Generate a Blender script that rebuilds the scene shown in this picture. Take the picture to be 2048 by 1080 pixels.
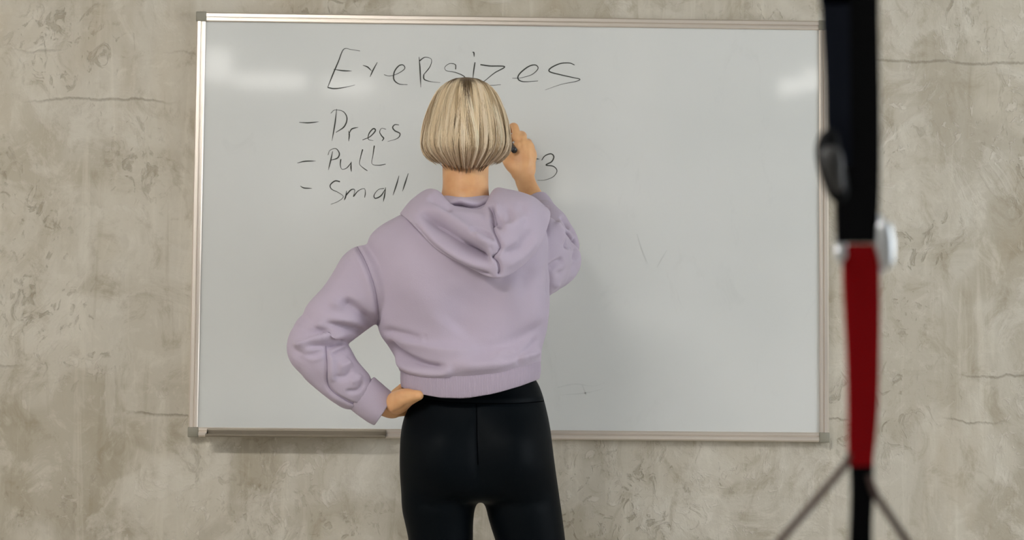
import bpy, bmesh, math, random
import numpy as np
from mathutils import Matrix, Vector, noise as mnoise
from mathutils.bvhtree import BVHTree

for o in list(bpy.data.objects):
    bpy.data.objects.remove(o, do_unlink=True)
scene = bpy.context.scene
COL = scene.collection
random.seed(5)
rng = np.random.default_rng(5)

# ------------------------------------------------------------------ camera
IMG_W, IMG_H, FPX = 2048, 1080, 3760.0
ZB = 0.92                                   # height of the board's lower edge
CAM = np.array([-0.1115, -4.4105, ZB + 0.1133])
YAW, PITCH, ROLL = -0.0255, 0.0642, -0.0091


def cam_rot():
    a, b, c = YAW, PITCH, ROLL
    ca, sa, cb, sb, cc, sc = math.cos(a), math.sin(a), math.cos(b), math.sin(b), math.cos(c), math.sin(c)
    yaw = np.array([[ca, -sa, 0], [sa, ca, 0], [0, 0, 1]])
    pit = np.array([[1, 0, 0], [0, cb, -sb], [0, sb, cb]])
    rol = np.array([[cc, 0, sc], [0, 1, 0], [-sc, 0, cc]])
    return yaw @ pit @ rol


CR = cam_rot()
cam_data = bpy.data.cameras.new('camera')
cam_data.sensor_width = 36.0
cam_data.lens = 36.0 * FPX / IMG_W
cam_data.clip_start = 0.05
cam_data.dof.use_dof = True
cam_data.dof.focus_distance = 4.05
cam_data.dof.aperture_fstop = 5.6
cam = bpy.data.objects.new('camera', cam_data)
COL.objects.link(cam)
M = Matrix(((CR[0, 0], CR[0, 2], -CR[0, 1], CAM[0]),
            (CR[1, 0], CR[1, 2], -CR[1, 1], CAM[1]),
            (CR[2, 0], CR[2, 2], -CR[2, 1], CAM[2]),
            (0, 0, 0, 1)))
cam.matrix_world = M
scene.camera = cam

# ------------------------------------------------------------------ world, exposure
scene.view_settings.view_transform = 'Standard'
scene.view_settings.look = 'None'
scene.view_settings.gamma = 1.0
scene.view_settings.use_curve_mapping = False
scene.view_settings.exposure = 0.08
world = bpy.data.worlds.new('gym_ambient')
scene.world = world
world.use_nodes = True
world.node_tree.nodes['Background'].inputs['Color'].default_value = (1.0, 1.0, 1.0, 1)
world.node_tree.nodes['Background'].inputs['Strength'].default_value = 0.30
KEY_POWER, WINDOW_POWER, STRIP_POWER = 78.0, (5.8, 1.3), 5.0


# ------------------------------------------------------------------ helpers
def W(px, py, Y):
    """point of the plane y = Y that stands at a measured spot of the 2048 x 1080 frame"""
    d = CR @ np.array([(px - IMG_W / 2) / FPX, 1.0, -(py - IMG_H / 2) / FPX])
    t = (Y - CAM[1]) / d[1]
    return CAM + d * t


def WP(pts):
    return np.array([W(*p) for p in pts])


def project(V):
    d = (V - CAM) @ CR
    return np.stack([IMG_W / 2 + FPX * d[:, 0] / d[:, 1], IMG_H / 2 - FPX * d[:, 2] / d[:, 1]], 1)


def lin(r, g, b):
    f = lambda c: (c / 12.92 if c <= 0.04045 else ((c + 0.055) / 1.055) ** 2.4)
    return (f(r / 255), f(g / 255), f(b / 255), 1.0)


def catmull(P, n, closed=False):
    P = np.asarray(P, float)
    k = len(P)
    if closed:
        u = np.arange(n) / n * k
        i = np.floor(u).astype(int)
        t = (u - i)[:, None]
        p0, p1, p2, p3 = P[(i - 1) % k], P[i % k], P[(i + 1) % k], P[(i + 2) % k]
    else:
        u = np.linspace(0, k - 1, n)
        i = np.minimum(np.floor(u).astype(int), k - 2)
        t = (u - i)[:, None]
        Q = np.vstack([2 * P[0] - P[1], P, 2 * P[-1] - P[-2]])
        p0, p1, p2, p3 = Q[i], Q[i + 1], Q[i + 2], Q[i + 3]
    return 0.5 * (2 * p1 + (p2 - p0) * t + (2 * p0 - 5 * p1 + 4 * p2 - p3) * t ** 2 + (3 * p1 - p0 - 3 * p2 + p3) * t ** 3)


def grid_faces(m, n, wrap=True, off=0):
    F = []
    for i in range(m - 1):
        for j in range(n if wrap else n - 1):
            a = off + i * n + j
            b = off + i * n + (j + 1) % n
            F.append((a, b, b + n, a + n))
    return F


def loft(R, cap=True):
    """rings (m, n, 3) -> closed shell"""
    R = np.asarray(R)
    m, n = R.shape[:2]
    V = list(R.reshape(-1, 3))
    F = grid_faces(m, n)
    if cap:
        c0, c1 = len(V), len(V) + 1
        V += [R[0].mean(0), R[-1].mean(0)]
        for j in range(n):
            F.append((c0, (j + 1) % n, j))
            F.append((c1, (m - 1) * n + j, (m - 1) * n + (j + 1) % n))
    return np.array(V), F


def tube(P, rad, n=20, m=None, ref=(0, 1, 0), cap=True, rnd=True):
    """P (k,3), rad list of r or (r_side, r_ref); smooth path, elliptical section"""
    P = np.asarray(P, float)
    rad = np.array([(r, r) if np.isscalar(r) else r for r in rad], float)
    m = m or max(8, len(P) * 8)
    Q = catmull(P, m)
    r = np.maximum(catmull(rad, m), 1e-4)
    T = np.gradient(Q, axis=0)
    T /= np.linalg.norm(T, axis=1)[:, None]
    ref = np.array(ref, float)
    S = np.cross(T, ref)
    S /= np.linalg.norm(S, axis=1)[:, None] + 1e-12
    U = np.cross(S, T)
    if rnd:                                   # rounded ends
        L = np.r_[0, np.cumsum(np.linalg.norm(np.diff(Q, axis=0), axis=1))]
        for e, s in ((0, L), (-1, L[-1] - L)):
            re = r[e].mean()
            q = np.clip(s / max(re, 1e-5), 0, 1)
            r = r * np.sqrt(np.maximum(1 - (1 - q) ** 2, 0.02))[:, None]
    a = np.linspace(0, 2 * math.pi, n, endpoint=False)
    R = Q[:, None] + S[:, None] * (np.cos(a)[None, :, None] * r[:, None, :1]) + U[:, None] * (np.sin(a)[None, :, None] * r[:, None, 1:])
    return loft(R, cap)


def ball(c, r, n=20, m=12, rot=None):
    th = np.linspace(0.02, math.pi - 0.02, m)
    a = np.linspace(0, 2 * math.pi, n, endpoint=False)
    R = np.stack([np.sin(th)[:, None] * np.cos(a), np.sin(th)[:, None] * np.sin(a), -np.cos(th)[:, None] * np.ones(n)], -1)
    R = R * np.array(r)
    if rot is not None:
        R = R @ np.array(rot).T
    return loft(R + np.array(c))


def box(lo, hi, bev=0.0):
    lo, hi = np.array(lo, float), np.array(hi, float)
    if bev <= 0:
        V = np.array([[x, y, z] for z in (lo[2], hi[2]) for y in (lo[1], hi[1]) for x in (lo[0], hi[0])])
        return V, [(0, 2, 3, 1), (4, 5, 7, 6), (0, 1, 5, 4), (2, 6, 7, 3), (0, 4, 6, 2), (1, 3, 7, 5)]
    bm = bmesh.new()
    bmesh.ops.create_cube(bm, size=1)
    for v in bm.verts:
        v.co = Vector((lo + hi) / 2) + Vector(np.array(v.co) * (hi - lo))
    bmesh.ops.bevel(bm, geom=bm.edges[:], offset=bev, segments=2, affect='EDGES', profile=0.5)
    bm.verts.index_update()
    V = np.array([v.co[:] for v in bm.verts])
    F = [tuple(v.index for v in f.verts) for f in bm.faces]
    bm.free()
    return V, F


def join(parts):
    V, F, k = [], [], 0
    for v, f in parts:
        V.append(np.asarray(v))
        F += [tuple(i + k for i in q) for q in f]
        k += len(v)
    return np.vstack(V), F


def mesh_of(V, F, name='mesh'):
    me = bpy.data.meshes.new(name)
    me.from_pydata([tuple(v) for v in V], [], F)
    me.update()
    return me


ORIGIN = {}


def put(name, VF, mat, parent=None, origin=None, smooth=True, label=None, cat=None, group=None, kind=None, fix=True):
    """link ONE mesh object; geometry is given in world metres"""
    V, F = VF
    V = np.array(V, float)
    if parent is not None:
        base = ORIGIN[parent.name]
    else:
        base = np.array(origin if origin is not None else (0, 0, 0), float)
    me = mesh_of(V - base, F, name)
    if fix:
        bm = bmesh.new()
        bm.from_mesh(me)
        bmesh.ops.recalc_face_normals(bm, faces=bm.faces[:])
        bm.to_mesh(me)
        bm.free()
    if smooth:
        me.polygons.foreach_set('use_smooth', [True] * len(me.polygons))
    o = bpy.data.objects.new(name, me)
    COL.objects.link(o)
    if mat:
        me.materials.append(mat)
    if parent is not None:
        o.parent = parent
    else:
        o.location = base
    ORIGIN[o.name] = base
    for k, v in (('label', label), ('category', cat), ('group', group), ('kind', kind)):
        if v:
            o[k] = v
    return o


def empty(name, origin, label, cat, group=None):
    o = bpy.data.objects.new(name, None)
    COL.objects.link(o)
    o.location = origin
    o.empty_display_size = 0.1
    o['label'] = label
    o['category'] = cat
    if group:
        o['group'] = group
    ORIGIN[o.name] = np.array(origin, float)
    return o


def remesh(VF, voxel, smooth=3):
    """fuse overlapping closed shells into one continuous skin"""
    me = mesh_of(*VF)
    bm = bmesh.new()
    bm.from_mesh(me)
    bmesh.ops.recalc_face_normals(bm, faces=bm.faces[:])
    bm.to_mesh(me)
    bm.free()
    o = bpy.data.objects.new('tmp', me)
    COL.objects.link(o)
    md = o.modifiers.new('r', 'REMESH')
    md.mode = 'VOXEL'
    md.voxel_size = voxel
    md.adaptivity = 0
    dg = bpy.context.evaluated_depsgraph_get()
    r = bpy.data.meshes.new_from_object(o.evaluated_get(dg))
    n = len(r.vertices)
    V = np.zeros(n * 3)
    r.vertices.foreach_get('co', V)
    V = V.reshape(-1, 3)
    E = np.zeros(len(r.edges) * 2, int)
    r.edges.foreach_get('vertices', E)
    E = E.reshape(-1, 2)
    F = [tuple(p.vertices) for p in r.polygons]
    bpy.data.objects.remove(o)
    V = relax(V, E, smooth)
    return V, F, E


def relax(V, E, it, lam=0.5, plain=False):
    n = len(V)
    deg = np.bincount(E.ravel(), minlength=n)[:, None]
    for k in range(it):
        for l in ((lam,) if plain else (lam, -lam * 0.96)):
            S = np.zeros_like(V)
            for c in range(3):
                S[:, c] = np.bincount(E[:, 0], V[E[:, 1], c], n) + np.bincount(E[:, 1], V[E[:, 0], c], n)
            V = V + l * (S / np.maximum(deg, 1) - V)
    return V


def normals(V, F):
    me = mesh_of(V, F)
    N = np.zeros(len(V) * 3)
    me.vertex_normals.foreach_get('vector', N)
    bpy.data.meshes.remove(me)
    return N.reshape(-1, 3)


def sstep(a, b, x):
    t = np.clip((x - a) / (b - a), 0, 1)
    return t * t * (3 - 2 * t)


def sculpt(V, F, strokes, side=1.0):
    """push cloth in or out along soft strokes: (points, millimetres, width left, width right, taper)"""
    N = normals(V, F)
    uv = project(V)
    view = CAM - V
    view /= np.linalg.norm(view, axis=1)[:, None]
    face = sstep(-0.05, 0.35, (N * view).sum(1) * side)
    D = np.zeros(len(V))
    for st in strokes:
        pts, amp, wl, wr = st[:4]
        taper = st[4] if len(st) > 4 else 0.25
        P = catmull(pts, max(12, 8 * len(pts)))
        w = max(wl, wr) * 2.6
        lo, hi = P.min(0) - w, P.max(0) + w
        idx = np.where((uv[:, 0] > lo[0]) & (uv[:, 0] < hi[0]) & (uv[:, 1] > lo[1]) & (uv[:, 1] < hi[1]) & (face > 0))[0]
        if not len(idx):
            continue
        q = uv[idx]
        best = np.full(len(idx), 1e9)
        sgn = np.zeros(len(idx))
        tt = np.zeros(len(idx))
        for k in range(len(P) - 1):
            a, b = P[k], P[k + 1]
            d = b - a
            l2 = max((d * d).sum(), 1e-9)
            t = np.clip(((q - a) @ d) / l2, 0, 1)
            e = q - a - t[:, None] * d
            dist = (e * e).sum(1)
            m = dist < best
            best[m] = dist[m]
            sgn[m] = (d[0] * e[m, 1] - d[1] * e[m, 0])
            tt[m] = (k + t[m]) / (len(P) - 1)
        dist = np.sqrt(best)
        w = np.where(sgn < 0, wl, wr)
        prof = np.exp(-(dist / w) ** 2)
        if taper > 0:
            prof *= sstep(0, taper, tt + 0.02) * sstep(0, taper, 1.02 - tt)
        D[idx] += prof * amp * 0.001
    return V + N * (D * face)[:, None]


def cloth_noise(V, F, amp, scale, seed=0.0):
    N = normals(V, F)
    d = np.array([mnoise.noise(Vector((v[0] * scale[0] + seed, v[1] * scale[1], v[2] * scale[2]))) for v in V])
    return V + N * (d * amp)[:, None]


# ------------------------------------------------------------------ materials
class Mat:
    def __init__(s, name, rough=0.5, color=None, spec=None, metal=None):
        s.m = bpy.data.materials.new(name)
        s.m.use_nodes = True
        s.t = s.m.node_tree
        s.b = s.t.nodes['Principled BSDF']
        s.b.inputs['Roughness'].default_value = rough
        if color is not None:
            s.b.inputs['Base Color'].default_value = color
        if spec is not None:
            s.b.inputs['Specular IOR Level'].default_value = spec
        if metal is not None:
            s.b.inputs['Metallic'].default_value = metal

    def node(s, kind, **kw):
        n = s.t.nodes.new(kind)
        for k, v in kw.items():
            if k in n.inputs:
                n.inputs[k].default_value = v
            else:
                setattr(n, k, v)
        return n

    def link(s, a, b):
        s.t.links.new(a, b)

    def coords(s, scale=(1, 1, 1), rot=(0, 0, 0), loc=(0, 0, 0)):
        tc = s.node('ShaderNodeTexCoord')
        mp = s.node('ShaderNodeMapping')
        mp.inputs['Scale'].default_value = scale
        mp.inputs['Rotation'].default_value = rot
        mp.inputs['Location'].default_value = loc
        s.link(tc.outputs['Object'], mp.inputs['Vector'])
        return mp.outputs['Vector']

    def noise(s, vec, scale, detail=4, rough=0.5, dist=0.0):
        n = s.node('ShaderNodeTexNoise')
        n.inputs['Scale'].default_value = scale
        n.inputs['Detail'].default_value = detail
        n.inputs['Roughness'].default_value = rough
        n.inputs['Distortion'].default_value = dist
        s.link(vec, n.inputs['Vector'])
        return n.outputs['Fac']

    def ramp(s, fac, stops):
        r = s.node('ShaderNodeValToRGB')
        e = r.color_ramp.elements
        while len(e) < len(stops):
            e.new(0.5)
        for el, (p, c) in zip(e, stops):
            el.position = p
            el.color = c if not np.isscalar(c) else (c, c, c, 1)
        s.link(fac, r.inputs['Fac'])
        return r.outputs['Color']

    def mix(s, fac, a, b, mode='MIX'):
        n = s.node('ShaderNodeMix')
        n.data_type = 'RGBA'
        n.blend_type = mode
        for val, i in ((fac, 0), (a, 6), (b, 7)):
            if isinstance(val, bpy.types.NodeSocket):
                s.link(val, n.inputs[i])
            else:
                n.inputs[i].default_value = val
        return n.outputs[2]

    def math(s, op, a, b=0.0, clamp=False):
        n = s.node('ShaderNodeMath')
        n.operation = op
        n.use_clamp = clamp
        for val, i in ((a, 0), (b, 1)):
            if isinstance(val, bpy.types.NodeSocket):
                s.link(val, n.inputs[i])
            else:
                n.inputs[i].default_value = val
        return n.outputs[0]

    def bump(s, h, strength, dist):
        n = s.node('ShaderNodeBump')
        n.inputs['Strength'].default_value = strength
        n.inputs['Distance'].default_value = dist
        s.link(h, n.inputs['Height'])
        s.link(n.outputs['Normal'], s.b.inputs['Normal'])

    def base(s, c):
        s.link(c, s.b.inputs['Base Color'])


def mat_concrete():
    m = Mat('troweled_concrete', 0.75, spec=0.25)
    v = m.coords()
    big = m.noise(v, 1.1, 3, 0.5, 0.3)
    vert = m.noise(m.coords((3.2, 1, 0.9)), 1.6, 6, 0.6, 0.6)
    hori = m.noise(m.coords((0.8, 1, 3.6)), 1.5, 6, 0.6, 0.6)
    col = m.ramp(big, [(0.30, lin(168, 160, 144)), (0.52, lin(184, 177, 162)), (0.72, lin(196, 190, 177))])
    col = m.mix(m.math('MULTIPLY', m.ramp(vert, [(0.47, 0.0), (0.56, 1.0)]), 0.42), col, lin(204, 199, 187))
    col = m.mix(m.math('MULTIPLY', m.ramp(hori, [(0.36, 1.0), (0.46, 0.0)]), 0.45), col, lin(160, 151, 132))
    # rectangular trowel fields
    wv = m.node('ShaderNodeVectorMath')
    wv.operation = 'ADD'
    nz = m.node('ShaderNodeTexNoise')
    nz.inputs['Scale'].default_value = 5
    nz.inputs['Detail'].default_value = 6
    m.link(v, nz.inputs['Vector'])
    sc = m.node('ShaderNodeVectorMath')
    sc.operation = 'SCALE'
    sc.inputs['Scale'].default_value = 0.22
    m.link(nz.outputs['Color'], sc.inputs[0])
    m.link(m.coords((1.0, 0.0, 0.62)), wv.inputs[0])
    m.link(sc.outputs[0], wv.inputs[1])
    vo = m.node('ShaderNodeTexVoronoi')
    vo.distance = 'CHEBYCHEV'
    vo.feature = 'SMOOTH_F1'
    vo.inputs['Scale'].default_value = 5.2
    vo.inputs['Smoothness'].default_value = 0.35
    m.link(wv.outputs[0], vo.inputs['Vector'])
    cell = m.node('ShaderNodeSeparateColor')
    m.link(vo.outputs['Color'], cell.inputs[0])
    col = m.mix(m.math('MULTIPLY', m.ramp(cell.outputs[0], [(0.50, 0.0), (0.92, 1.0)]), 0.50), col, lin(152, 141, 119))
    col = m.mix(m.math('MULTIPLY', m.ramp(cell.outputs[1], [(0.50, 0.0), (0.92, 1.0)]), 0.45), col, lin(212, 206, 192))
    # narrow upright streaks
    up_ = m.noise(m.coords((16, 1, 1.1), loc=(5, 0, 3)), 1.3, 5, 0.6, 0.4)
    col = m.mix(m.math('MULTIPLY', m.ramp(up_, [(0.56, 0.0), (0.66, 1.0)]), 0.40), col, lin(214, 208, 194))
    col = m.mix(m.math('MULTIPLY', m.ramp(up_, [(0.30, 1.0), (0.40, 0.0)]), 0.40), col, lin(148, 137, 114))
    # ragged trowel smears, sharp on one side
    sm = m.noise(m.coords((1.3, 1, 1.0), loc=(3, 0, 7)), 3.1, 9, 0.62, 0.9)
    smear = m.ramp(sm, [(0.52, 0.0), (0.57, 1.0), (0.64, 0.45), (0.70, 0.05)])
    col = m.mix(m.math('MULTIPLY', smear, 0.40), col, lin(212, 207, 195))
    # dark pits clustered in places
    clus = m.ramp(m.noise(m.coords(loc=(9, 2, 1)), 3.1, 2), [(0.47, 0.0), (0.60, 1.0)])
    pit = m.ramp(m.noise(m.coords((1.4, 1, 1.0)), 17, 5, 0.65, 1.6), [(0.56, 0.0), (0.64, 1.0)])
    pits = m.math('MULTIPLY', clus, pit)
    col = m.mix(m.math('MULTIPLY', pits, 0.42), col, lin(126, 115, 93))
    lit = m.ramp(m.noise(m.coords((1.2, 1, 1.0), loc=(4, 4, 2)), 15, 5, 0.65, 2.0), [(0.58, 0.0), (0.63, 1.0)])
    clus2 = m.ramp(m.noise(m.coords(loc=(1, 6, 4)), 2.6, 2), [(0.50, 0.0), (0.60, 1.0)])
    lits = m.math('MULTIPLY', clus2, lit)
    col = m.mix(m.math('MULTIPLY', lits, 0.34), col, lin(220, 214, 203))
    # brown stains
    st = m.ramp(m.noise(m.coords((1.5, 1, 0.7), loc=(2, 8, 5)), 2.0, 5, 0.6, 0.5), [(0.56, 0.0), (0.70, 1.0)])
    col = m.mix(m.math('MULTIPLY', st, 0.42), col, lin(158, 139, 108))
    # long pour lines
    tc = m.node('ShaderNodeTexCoord')
    sep = m.node('ShaderNodeSeparateXYZ')
    m.link(tc.outputs['Object'], sep.inputs[0])
    wob = m.math('MULTIPLY', m.math('SUBTRACT', m.noise(m.coords((1.5, 1, 0.2)), 5, 7, 0.65), 0.5), 0.05)
    zz = m.math('ADD', sep.outputs['Z'], wob)
    lines = None
    for k, z0 in enumerate((1.83, 1.08, 0.97, 1.71)):
        d = m.math('ABSOLUTE', m.math('SUBTRACT', zz, z0))
        l = m.math('SUBTRACT', 1.0, m.math('DIVIDE', d, 0.004), True)
        gate = m.ramp(m.noise(m.coords((1.0, 1, 0.05), loc=(k * 3.7, 0, 0)), 1.7, 2), [(0.48, 0.0), (0.53, 1.0)])
        l = m.math('MULTIPLY', l, gate)
        lines = l if lines is None else m.math('ADD', lines, l)
    col = m.mix(m.math('MULTIPLY', lines, 0.34), col, lin(112, 101, 82))
    mott = m.noise(m.coords((1.0, 1, 0.8), loc=(7, 3, 2)), 11, 9, 0.72, 0.8)
    col = m.mix(m.math('MULTIPLY', m.ramp(mott, [(0.33, 1.0), (0.47, 0.0)]), 0.48), col, lin(140, 128, 104))
    col = m.mix(m.math('MULTIPLY', m.ramp(mott, [(0.54, 0.0), (0.66, 1.0)]), 0.45), col, lin(214, 208, 195))
    fine = m.noise(v, 90, 4, 0.7)
    col = m.mix(m.math('MULTIPLY', fine, 0.12), col, lin(130, 122, 106))
    m.base(col)
    h = m.math('ADD', m.math('MULTIPLY', smear, 0.5), m.math('MULTIPLY', lits, 0.5))
    h = m.math('SUBTRACT', h, m.math('ADD', m.math('MULTIPLY', pits, 0.8), lines))
    h = m.math('ADD', h, m.math('MULTIPLY', fine, 0.3))
    m.bump(h, 0.55, 0.005)
    return m.m


def mat_board():
    m = Mat('enamel_whiteboard', 0.07, spec=0.5)
    v = m.coords()
    a = m.noise(v, 2.2, 3)
    col = m.ramp(a, [(0.3, lin(203, 205, 202)), (0.7, lin(210, 211, 208))])
    smu = m.ramp(m.noise(m.coords((2, 1, 1.0), rot=(0, 0.5, 0)), 6, 7, 0.7, 1.0), [(0.60, 0.0), (0.74, 1.0)])
    col = m.mix(m.math('MULTIPLY', smu, 0.10), col, lin(150, 152, 150))
    m.base(col)
    m.link(m.ramp(a, [(0.3, 0.045), (0.7, 0.07)]), m.b.inputs['Roughness'])
    return m.m


def mat_fabric(name, color, rough, scale, bump, dark=0.9, sheen=0.25, rib=None):
    m = Mat(name, rough, spec=0.2)
    m.b.inputs['Sheen Weight'].default_value = sheen
    m.b.inputs['Sheen Roughness'].default_value = 0.6
    v = m.coords()
    n = m.noise(v, scale, 3, 0.7)
    big = m.noise(v, 9, 4)
    c2 = tuple(c * dark for c in color[:3]) + (1,)
    col = m.ramp(big, [(0.3, c2), (0.7, color)])
    m.base(col)
    if rib:
        w = m.node('ShaderNodeTexWave')
        w.wave_type = 'BANDS'
        w.bands_direction = rib[0]
        w.inputs['Scale'].default_value = rib[1]
        w.inputs['Distortion'].default_value = 0.6
        m.link(v, w.inputs['Vector'])
        h = m.math('ADD', w.outputs['Fac'], m.math('MULTIPLY', n, 0.5))
        m.bump(h, 0.5, 0.0012)
    else:
        m.bump(n, bump, 0.001)
    return m.m


def mat_skin():
    m = Mat('skin', 0.45, spec=0.4)
    v = m.coords()
    n = m.noise(v, 26, 4)
    col = m.ramp(n, [(0.3, lin(206, 152, 106)), (0.7, lin(220, 172, 124))])
    m.base(col)
    m.b.inputs['Subsurface Weight'].default_value = 0.12
    m.b.inputs['Subsurface Radius'].default_value = (0.012, 0.005, 0.003)
    m.b.inputs['Subsurface Scale'].default_value = 0.6
    m.bump(m.noise(v, 260, 3), 0.15, 0.0006)
    return m.m


def mat_plain(name, color, rough=0.5, metal=0.0, var=0.9, scale=30, spec=0.5):
    m = Mat(name, rough, metal=metal, spec=spec)
    n = m.noise(m.coords(), scale, 4)
    m.base(m.ramp(n, [(0.3, tuple(c * var for c in color[:3]) + (1,)), (0.7, color)]))
    return m.m


def mat_brushed(name, color, axis):
    m = Mat(name, 0.36, metal=0.85)
    sc = [120, 120, 120]
    sc[axis] = 1.5
    n = m.noise(m.coords(tuple(sc)), 1.0, 3)
    m.base(m.ramp(n, [(0.3, tuple(c * 0.9 for c in color[:3]) + (1,)), (0.7, color)]))
    m.link(m.ramp(n, [(0.3, 0.30), (0.7, 0.45)]), m.b.inputs['Roughness'])
    return m.m


def mat_emit(name, power, color=(1, 0.975, 0.94, 1)):
    m = Mat(name, 0.5, color=(0.9, 0.9, 0.9, 1))
    m.b.inputs['Emission Color'].default_value = color
    m.b.inputs['Emission Strength'].default_value = power
    return m.m


def mat_hair():
    m = Mat('blonde_hair', 0.38, spec=0.45)
    at = m.node('ShaderNodeAttribute')
    at.attribute_name = 'strand'
    m.base(at.outputs['Color'])
    return m.m


def mat_web(name, color, rough=0.7):
    m = Mat(name, rough, spec=0.1)
    v = m.coords()
    w = m.node('ShaderNodeTexWave')
    w.bands_direction = 'Z'
    w.inputs['Scale'].default_value = 160
    m.link(v, w.inputs['Vector'])
    m.base(m.mix(m.math('MULTIPLY', w.outputs['Fac'], 0.35), color, tuple(c * 0.6 for c in color[:3]) + (1,)))
    m.bump(w.outputs['Fac'], 0.4, 0.0006)
    return m.m


M_CONC = mat_concrete()
M_BOARD = mat_board()
M_ALU_X = mat_brushed('aluminium_rail_long', lin(226, 216, 204), 0)
M_ALU_Z = mat_brushed('aluminium_rail_upright', lin(226, 216, 204), 2)
M_CAP = mat_plain('grey_plastic_corner', lin(138, 134, 120), 0.5)
M_TRAY = mat_plain('taupe_tray', lin(128, 118, 102), 0.45, 0.3)
M_INK = mat_plain('dry_marker_ink', lin(52, 54, 48), 0.7, 0, 0.7, 60)
M_FAINT = mat_plain('wiped_marker_trace', lin(194, 196, 193), 0.6)
M_HOOD = mat_fabric('lilac_fleece', lin(180, 168, 184), 0.9, 420, 0.4, 0.94, 0.08)
M_STITCH = mat_plain('lilac_seam', lin(150, 137, 158), 0.9)
M_RIBX = mat_fabric('lilac_rib_knit', lin(170, 157, 173), 0.9, 420, 0.35, 0.94, 0.08, rib=('X', 95))
M_LEG = mat_fabric('black_navy_jersey', lin(3, 8, 13), 0.55, 500, 0.2, 0.8, 0.0)
M_LEG.node_tree.nodes['Principled BSDF'].inputs['Specular IOR Level'].default_value = 0.07
M_LEGSEAM = mat_plain('black_seam', lin(2, 3, 5), 0.9, spec=0.02)
M_SKIN = mat_skin()
M_HAIR = mat_hair()
M_SHOE = mat_plain('white_shoe_mesh', lin(210, 208, 204), 0.7)
M_SOLE = mat_plain('shoe_sole', lin(230, 228, 224), 0.6)
M_PEN = mat_plain('dark_pen_body', lin(38, 38, 40), 0.35)
M_WEBK = mat_web('black_webbing', lin(3, 4, 7))
M_WEBN = mat_web('navy_black_webbing', lin(20, 25, 37))
M_WEBR = mat_web('red_webbing', lin(144, 2, 10))
M_CORD = mat_web('grey_brown_cord', lin(84, 70, 66))
M_STEEL = mat_plain('bright_steel', lin(196, 200, 202), 0.42, 0.9)
M_BUCK = mat_plain('dark_buckle', lin(44, 44, 44), 0.6, 0.0)
M_FOAM = mat_plain('black_foam', lin(20, 20, 22), 0.9)
M_FLOOR = mat_plain('pale_floor', lin(196, 191, 182), 0.8, 0, 0.8, 60)
M_CEIL = mat_plain('painted_ceiling', lin(190, 188, 182), 0.9)
M_LAMPBODY = mat_plain('white_lamp_housing', lin(225, 225, 222), 0.5)

# ------------------------------------------------------------------ the setting
WALL_Y = 0.024
put('wall_back', box((-4.5, WALL_Y, 0), (4.5, WALL_Y + 0.2, 3.4)), M_CONC, origin=(0, WALL_Y, 0), smooth=False, kind='structure',
    label='grey beige troweled concrete wall behind the whiteboard')
put('floor', box((-4.5, -7.5, -0.1), (4.5, WALL_Y + 0.2, 0)), M_FLOOR, origin=(0, -3.5, 0), smooth=False, kind='structure',
    label='pale gym floor')
put('ceiling', box((-4.5, -7.5, 3.4), (4.5, WALL_Y + 0.2, 3.5)), M_CEIL, origin=(0, -3.5, 3.4), smooth=False, kind='structure',
    label='pale painted ceiling')


def lamp(cx, cy, cz, lx, ly, power, label, tilt=0.0, color=(1, 0.975, 0.94, 1)):
    e = empty('ceiling_lamp', (cx, cy, cz), label, 'lamp', 'gym ceiling lamps')
    hx, hy = lx / 2, ly / 2
    put('housing', box((cx - hx - .02, cy - hy - .02, cz + .012), (cx + hx + .02, cy + hy + .02, cz + .07), .008), M_LAMPBODY, e)
    put('diffuser', box((cx - hx, cy - hy, cz - .012), (cx + hx, cy + hy, cz + .012), .004), mat_emit('lamp_glow', power, color), e)
    for s in (-1, 1):
        put('suspension_rod', tube([(cx + s * hx * .8, cy, cz + .06), (cx + s * hx * .8, cy, 3.4)], [.005, .005], 8, 4, rnd=False), M_STEEL, e)
    return e


lamp(-1.35, -3.1, 2.86, 1.3, 0.22, KEY_POWER, 'long suspended lamp high on the left, nearest to the whiteboard')
# strip lamps far behind the camera, seen mirrored in the board's gloss
SD = -6.9
for (x0, x1, y0, y1), lab in (((398, 460, 97, 158), 'tall strip lamp behind the camera mirrored at the far left of the board'),
                              ((470, 612, 147, 173), 'long strip lamp behind the camera mirrored at the upper left of the board'),
                              ((648, 745, 158, 182), 'strip lamp behind the camera mirrored under the heading'),
                              ((1561, 1602, 155, 187), 'short strip lamp behind the camera mirrored brightest at the upper right'),
                              ((1610, 1648, 137, 177), 'short strip lamp behind the camera mirrored beside the right rail')):
    q0, q1 = W(x0, y1, 0.006), W(x1, y0, 0.006)
    k = (0.006 - SD) / (0.006 - CAM[1]) + 1
    lo = CAM + (q0 - CAM) * k
    hi = CAM + (q1 - CAM) * k
    lo[1], hi[1] = SD - .06, SD
    e = empty('strip_lamp', ((lo[0] + hi[0]) / 2, SD, lo[2]), lab, 'lamp', 'strip lamps behind the camera')
    put('diffuser', box(lo, hi, .006), mat_emit('strip_glow', STRIP_POWER), e)
    put('housing', box((lo[0] - .01, SD - .10, lo[2] - .01), (hi[0] + .01, SD - .055, hi[2] + .01), .004), M_LAMPBODY, e)
    put('suspension_rod', tube([((lo[0] + hi[0]) / 2, SD - .08, hi[2]), ((lo[0] + hi[0]) / 2, SD - .08, 3.4)], [.005, .005], 8, 4, rnd=False), M_STEEL, e)
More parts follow.
